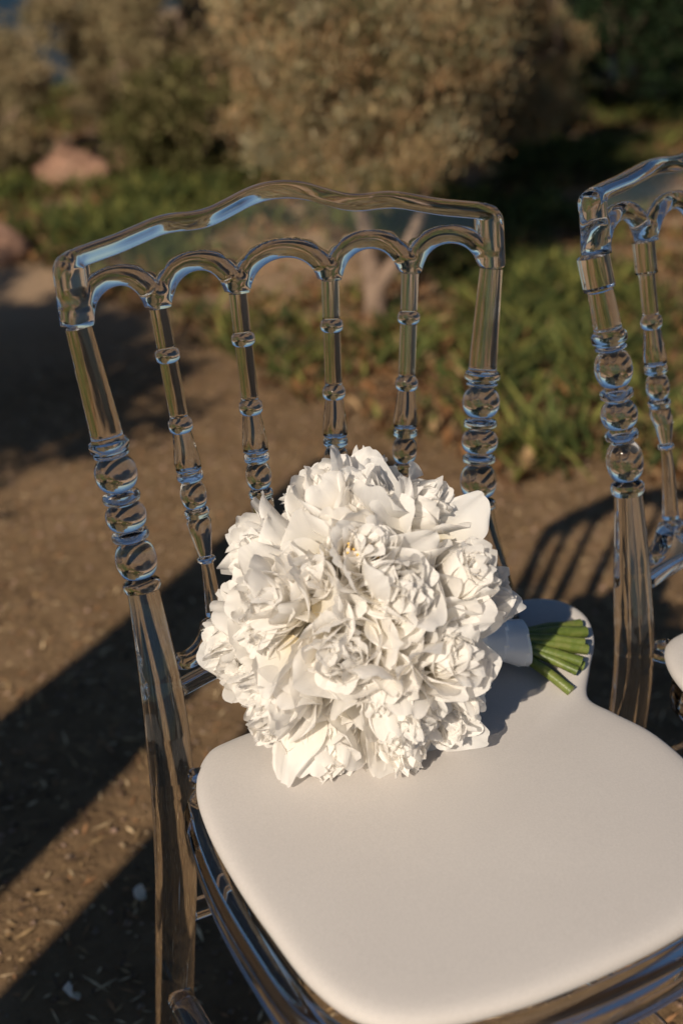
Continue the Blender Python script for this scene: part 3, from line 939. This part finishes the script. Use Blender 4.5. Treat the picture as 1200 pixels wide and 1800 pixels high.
bush('dark_evergreen', 'dark green evergreen bush at the upper right corner', 'bush', (4.75, 5.1, 0), 1.25, 1.0, 2.3, .05, 60, 50000, .045, .5, dark, 35, .2, group='dark evergreens behind the chairs')
bush('dark_evergreen', 'dark green evergreen filling the gap right of the feathery shrub', 'bush', (3.75, 5.4, 0), 1.0, .9, 2.3, .05, 50, 40000, .045, .5, dark, 36, .2, group='dark evergreens behind the chairs')
bush('dark_evergreen', 'dark green evergreen behind the second chair, cut by the right edge', 'bush', (6.1, 4.7, 0), 1.2, 1.0, 2.4, .05, 50, 40000, .045, .5, dark, 37, .2, group='dark evergreens behind the chairs')
bush('dark_evergreen', 'dark evergreen just showing behind the small forked tree', 'bush', (3.0, 6.0, 0), .8, .7, 2.0, .05, 50, 34000, .045, .5, dark, 38, .2, group='dark evergreens behind the chairs')

# boulders: weathered blocks of pink granite, sunk into the cover
def boulder(loc, s, seed, label):
    rg = np.random.default_rng(seed)
    bm = bmesh.new(); bmesh.ops.create_icosphere(bm, subdivisions=4, radius=1)
    dirs = rg.normal(size=(18, 3)); dirs /= np.linalg.norm(dirs, axis=1)[:, None]; off = rg.uniform(.5, .85, 18)
    for v in bm.verts:
        p = np.array(v.co)
        k = 1.0
        for d, o in zip(dirs, off):
            t = p @ d
            if t > o: k = min(k, o / t)
        k *= 1 + .05 * math.sin(p[0] * 9 + seed) * math.sin(p[1] * 8) + .03 * math.sin(p[2] * 17 + p[0] * 13)
        v.co = Vector(p * k * np.array(s))
    me = bpy.data.meshes.new('boulder'); bm.to_mesh(me); bm.free()
    me.polygons.foreach_set('use_smooth', [True] * len(me.polygons))
    o = obj('boulder', me, M['rock']); o.location = loc; o.rotation_euler = (0, 0, seed)
    tag(o, label, 'boulder', 'pink boulders at the path edge')
boulder((1.26, 4.58, -.03), (.24, .20, .22), 3, 'pink granite boulder half hidden by green cover below the left shrub')
boulder((.60, 3.62, -.03), (.22, .13, .13), 5, 'low orange-pink boulder at the path edge, left of the chair back')
boulder((1.50, 4.75, .0), (.16, .15, .16), 8, 'small pale rock just right of the large pink boulder')
boulder((.80, 5.6, .0), (.40, .3, .42), 12, 'pinkish rock at the far left edge below the sea')

# low green cover with rusty succulents
def inside_cover(x, y):
    # edge of the bare path, in ground metres
    ex = np.array([.55, .80, .98, 1.30, 1.62, 2.2, 3.4, 5.0]); 
    edge = np.interp(x, [0.4, .72, .85, .98, 1.15, 1.42, 2.2, 4.0], [4.6, 3.4, 2.45, 1.52, 1.30, 1.02, .45, -.7])
    return y - edge
def ground_cover():
    rg = np.random.default_rng(77)
    Vs, Qs, Cs = [], [], []; off = 0
    n = 34000
    x = rg.uniform(.5, 5.2, n); y = rg.uniform(-.2, 7.2, n)
    # thin out with distance
    k = inside_cover(x, y) + rg.normal(0, .17, n)
    patch = .6 * np.sin(x * 3.1 + 1.2 * np.sin(y * 2.3)) * np.sin(y * 2.7 + 1.7 * np.sin(x * 1.9)) + .55 * np.sin(x * 9.3 + 2 * np.sin(y * 5.1)) * np.sin(y * 7.7 + 1.9 * np.sin(x * 6.2)) + .25 * np.sin(x * 21 + y * 13) * np.sin(y * 17 - x * 9)
    keep = (k > 0) & (rg.uniform(size=n) < np.clip(.52 + .7 * patch, .10, 1))
    x, y, patch, k = x[keep], y[keep], patch[keep], k[keep]
    n = len(x)
    green = np.array([(.078, .105, .030), (.125, .142, .042), (.040, .056, .020), (.205, .205, .055)])
    rust = np.array([(.30, .15, .065), (.22, .115, .055), (.38, .25, .13), (.16, .09, .05)])
    for rep in range(7):
        isr = (rg.uniform(size=n) < np.clip(.66 - .62 * patch + .36 * np.exp(-k / .4), .12, .97))
        c = np.where(isr[:, None], rust[rg.integers(0, 4, n)], green[rg.integers(0, 4, n)]) * rg.uniform(.6, 1.35, (n, 1))
        px = x + rg.normal(0, .03, n); py = y + rg.normal(0, .03, n)
        hgt = np.where(isr, .034, .055) * rg.uniform(.4, 1.7, n) * np.clip(.7 + .7 * patch, .35, 1.5)
        lean = rg.normal(0, .8, (n, 2))
        a = rg.uniform(0, 6.28, n); w = np.where(isr, .010, .007) * rg.uniform(.6, 1.3, n)
        p0 = np.stack([px, py, ground_h(px, py) - .005], -1)
        s = np.stack([np.cos(a) * w, np.sin(a) * w, 0 * a], -1)
        tip = p0 + np.stack([lean[:, 0] * hgt, lean[:, 1] * hgt, hgt], -1)
        midp = (p0 + tip) / 2 + np.array((0, 0, .01))
        V = np.stack([p0 - s * .6, midp - s, tip, midp + s], 1).reshape(-1, 3)
        Vs.append(V); Qs.append(np.arange(n * 4).reshape(n, 4) + off); off += n * 4
        Cs.append(np.repeat(c, 4, 0))
    o = obj('ground_cover', fastmesh('ground_cover', np.concatenate(Vs), np.concatenate(Qs), False, np.concatenate(Cs)), M['leaf'])
    tag(o, 'low green and rust-coloured plants covering the ground beyond the path', 'ground cover', kind='stuff')
ground_cover()

# straw and pebbles on the bare earth
def litter():
    rg = np.random.default_rng(5)
    n = 26000
    x = rg.uniform(-1.0, 1.8, n); y = rg.uniform(-.7, 2.6, n)
    a = rg.uniform(0, 6.28, n); L = rg.uniform(.006, .048, n) * rg.uniform(.25, 1, n); w = rg.uniform(.0009, .0030, n)
    z = ground_h(x, y) + rg.uniform(.001, .006, n)
    d = np.stack([np.cos(a), np.sin(a), rg.normal(0, .15, n)], -1); s = np.stack([-np.sin(a), np.cos(a), 0 * a], -1) * w[:, None]
    p = np.stack([x, y, z], -1)
    V = np.stack([p - d * L[:, None] / 2, p + s, p + d * L[:, None] / 2, p - s], 1).reshape(-1, 3)
    c = pick([(.42, .28, .14), (.28, .18, .09), (.55, .40, .23), (.13, .08, .05), (.36, .19, .09)], n, rg, .25)
    o = obj('straw_litter', fastmesh('straw_litter', V, np.arange(n * 4).reshape(n, 4), False, np.repeat(c, 4, 0)), M['litter'])
    tag(o, 'short bits of dry straw strewn over the brown earth', 'straw', kind='stuff')
    # pebbles: squashed octahedra
    n = 15000
    x = rg.uniform(-1.0, 1.8, n); y = rg.uniform(-.7, 2.4, n); r = rg.uniform(.0015, .006, n) * rg.uniform(.5, 1.3, n)
    base = np.array([(1, 0, 0), (0, 1, 0), (-1, 0, 0), (0, -1, 0), (0, 0, .6), (0, 0, -.6)], float)
    V = base[None] * r[:, None, None] * rg.uniform(.7, 1.3, (n, 6, 1)) + np.stack([x, y, ground_h(x, y) + r * .25], -1)[:, None]
    tri = np.array([(0, 1, 4), (1, 2, 4), (2, 3, 4), (3, 0, 4), (1, 0, 5), (2, 1, 5), (3, 2, 5), (0, 3, 5)])
    Q = (np.arange(n)[:, None, None] * 6 + tri[None]).reshape(-1, 3)
    c = pick([(.20, .135, .09), (.28, .2, .14), (.14, .09, .06), (.3, .2, .15)], n, rg, .25)
    o = obj('pebbles', fastmesh('pebbles', V.reshape(-1, 3), Q, True, np.repeat(c, 6, 0)), M['litter'])
    tag(o, 'small brown pebbles and crumbs of earth around the chairs', 'pebbles', kind='stuff')
litter()

# fallen petals on the ground
for (x, y, s, a, lab) in [(-.096, .314, .45, .4, 'white petal fallen on shaded ground left of the chair leg'),
                          (-.217, .207, .55, 2.0, 'white petal on the ground near the lower left corner'),
                          (-.178, .67, .5, 1.0, 'white petal on the ground at the left edge')]:
    me = petal_mesh('fallen_petal', L=.06, W=.040, th0=1.75, curl=-2.6, cup=.2, ruf=.10, seed=int(x * -1000), nu=9, nv=9)
    o = obj('fallen_petal', me, None); o.location = (x, y, .008); o.rotation_euler = (0, 0, a); o.scale = (s, s, s)
    tag(o, lab, 'petal', 'petals fallen on the ground')

# ------------------------------------------------------------------ out of frame on the sunny side: posts added to throw the long shadows, and a tree
dv = np.array((math.cos(SUN_HEAD), math.sin(SUN_HEAD))); nvv = np.array((-dv[1], dv[0]))
def shadow_post(t, s, r, h, lean, seed, label):  # unseen post, invented to lay a long shadow band across the ground
    p = dv * t + nvv * s
    rg = np.random.default_rng(seed)
    path, rad = [], []
    for k in range(9):
        z = h * k / 8
        off = nvv * (lean * z + .02 * math.sin(z * 4 + seed))
        path.append((off[0], off[1], z - .02)); rad.append(r * (1.08 - .1 * k / 8) * (1 + .06 * math.sin(z * 7 + seed)))
    V, F = sweep(path, rad, 20)
    o = obj('added_shadow_post', mesh('added_shadow_post', V, F), M['shadow_post'])
    o.location = (p[0], p[1], 0)
    tag(o, label, 'post', 'unseen posts added to cast shadow')
shadow_post(-1.55, .635, .118, 1.80, -.01, 1, 'stout post added out of view left of the camera to cast shadow, nearer the path')
shadow_post(-1.75, .235, .150, 1.55, -.005, 2, 'stout post added out of view left of the camera to cast shadow, nearer the chairs')
p = dv * -1.30 + nvv * 2.22
ot = bush('olive_tree', 'leafy olive tree out of frame on the left, shading the path', 'tree', (p[0], p[1], 0), .98, .26, 2.12, 1.00, 64, 30000, .055, .45, olive, 61, .3)
ot.rotation_euler = (0, 0, SUN_HEAD + math.pi / 2)
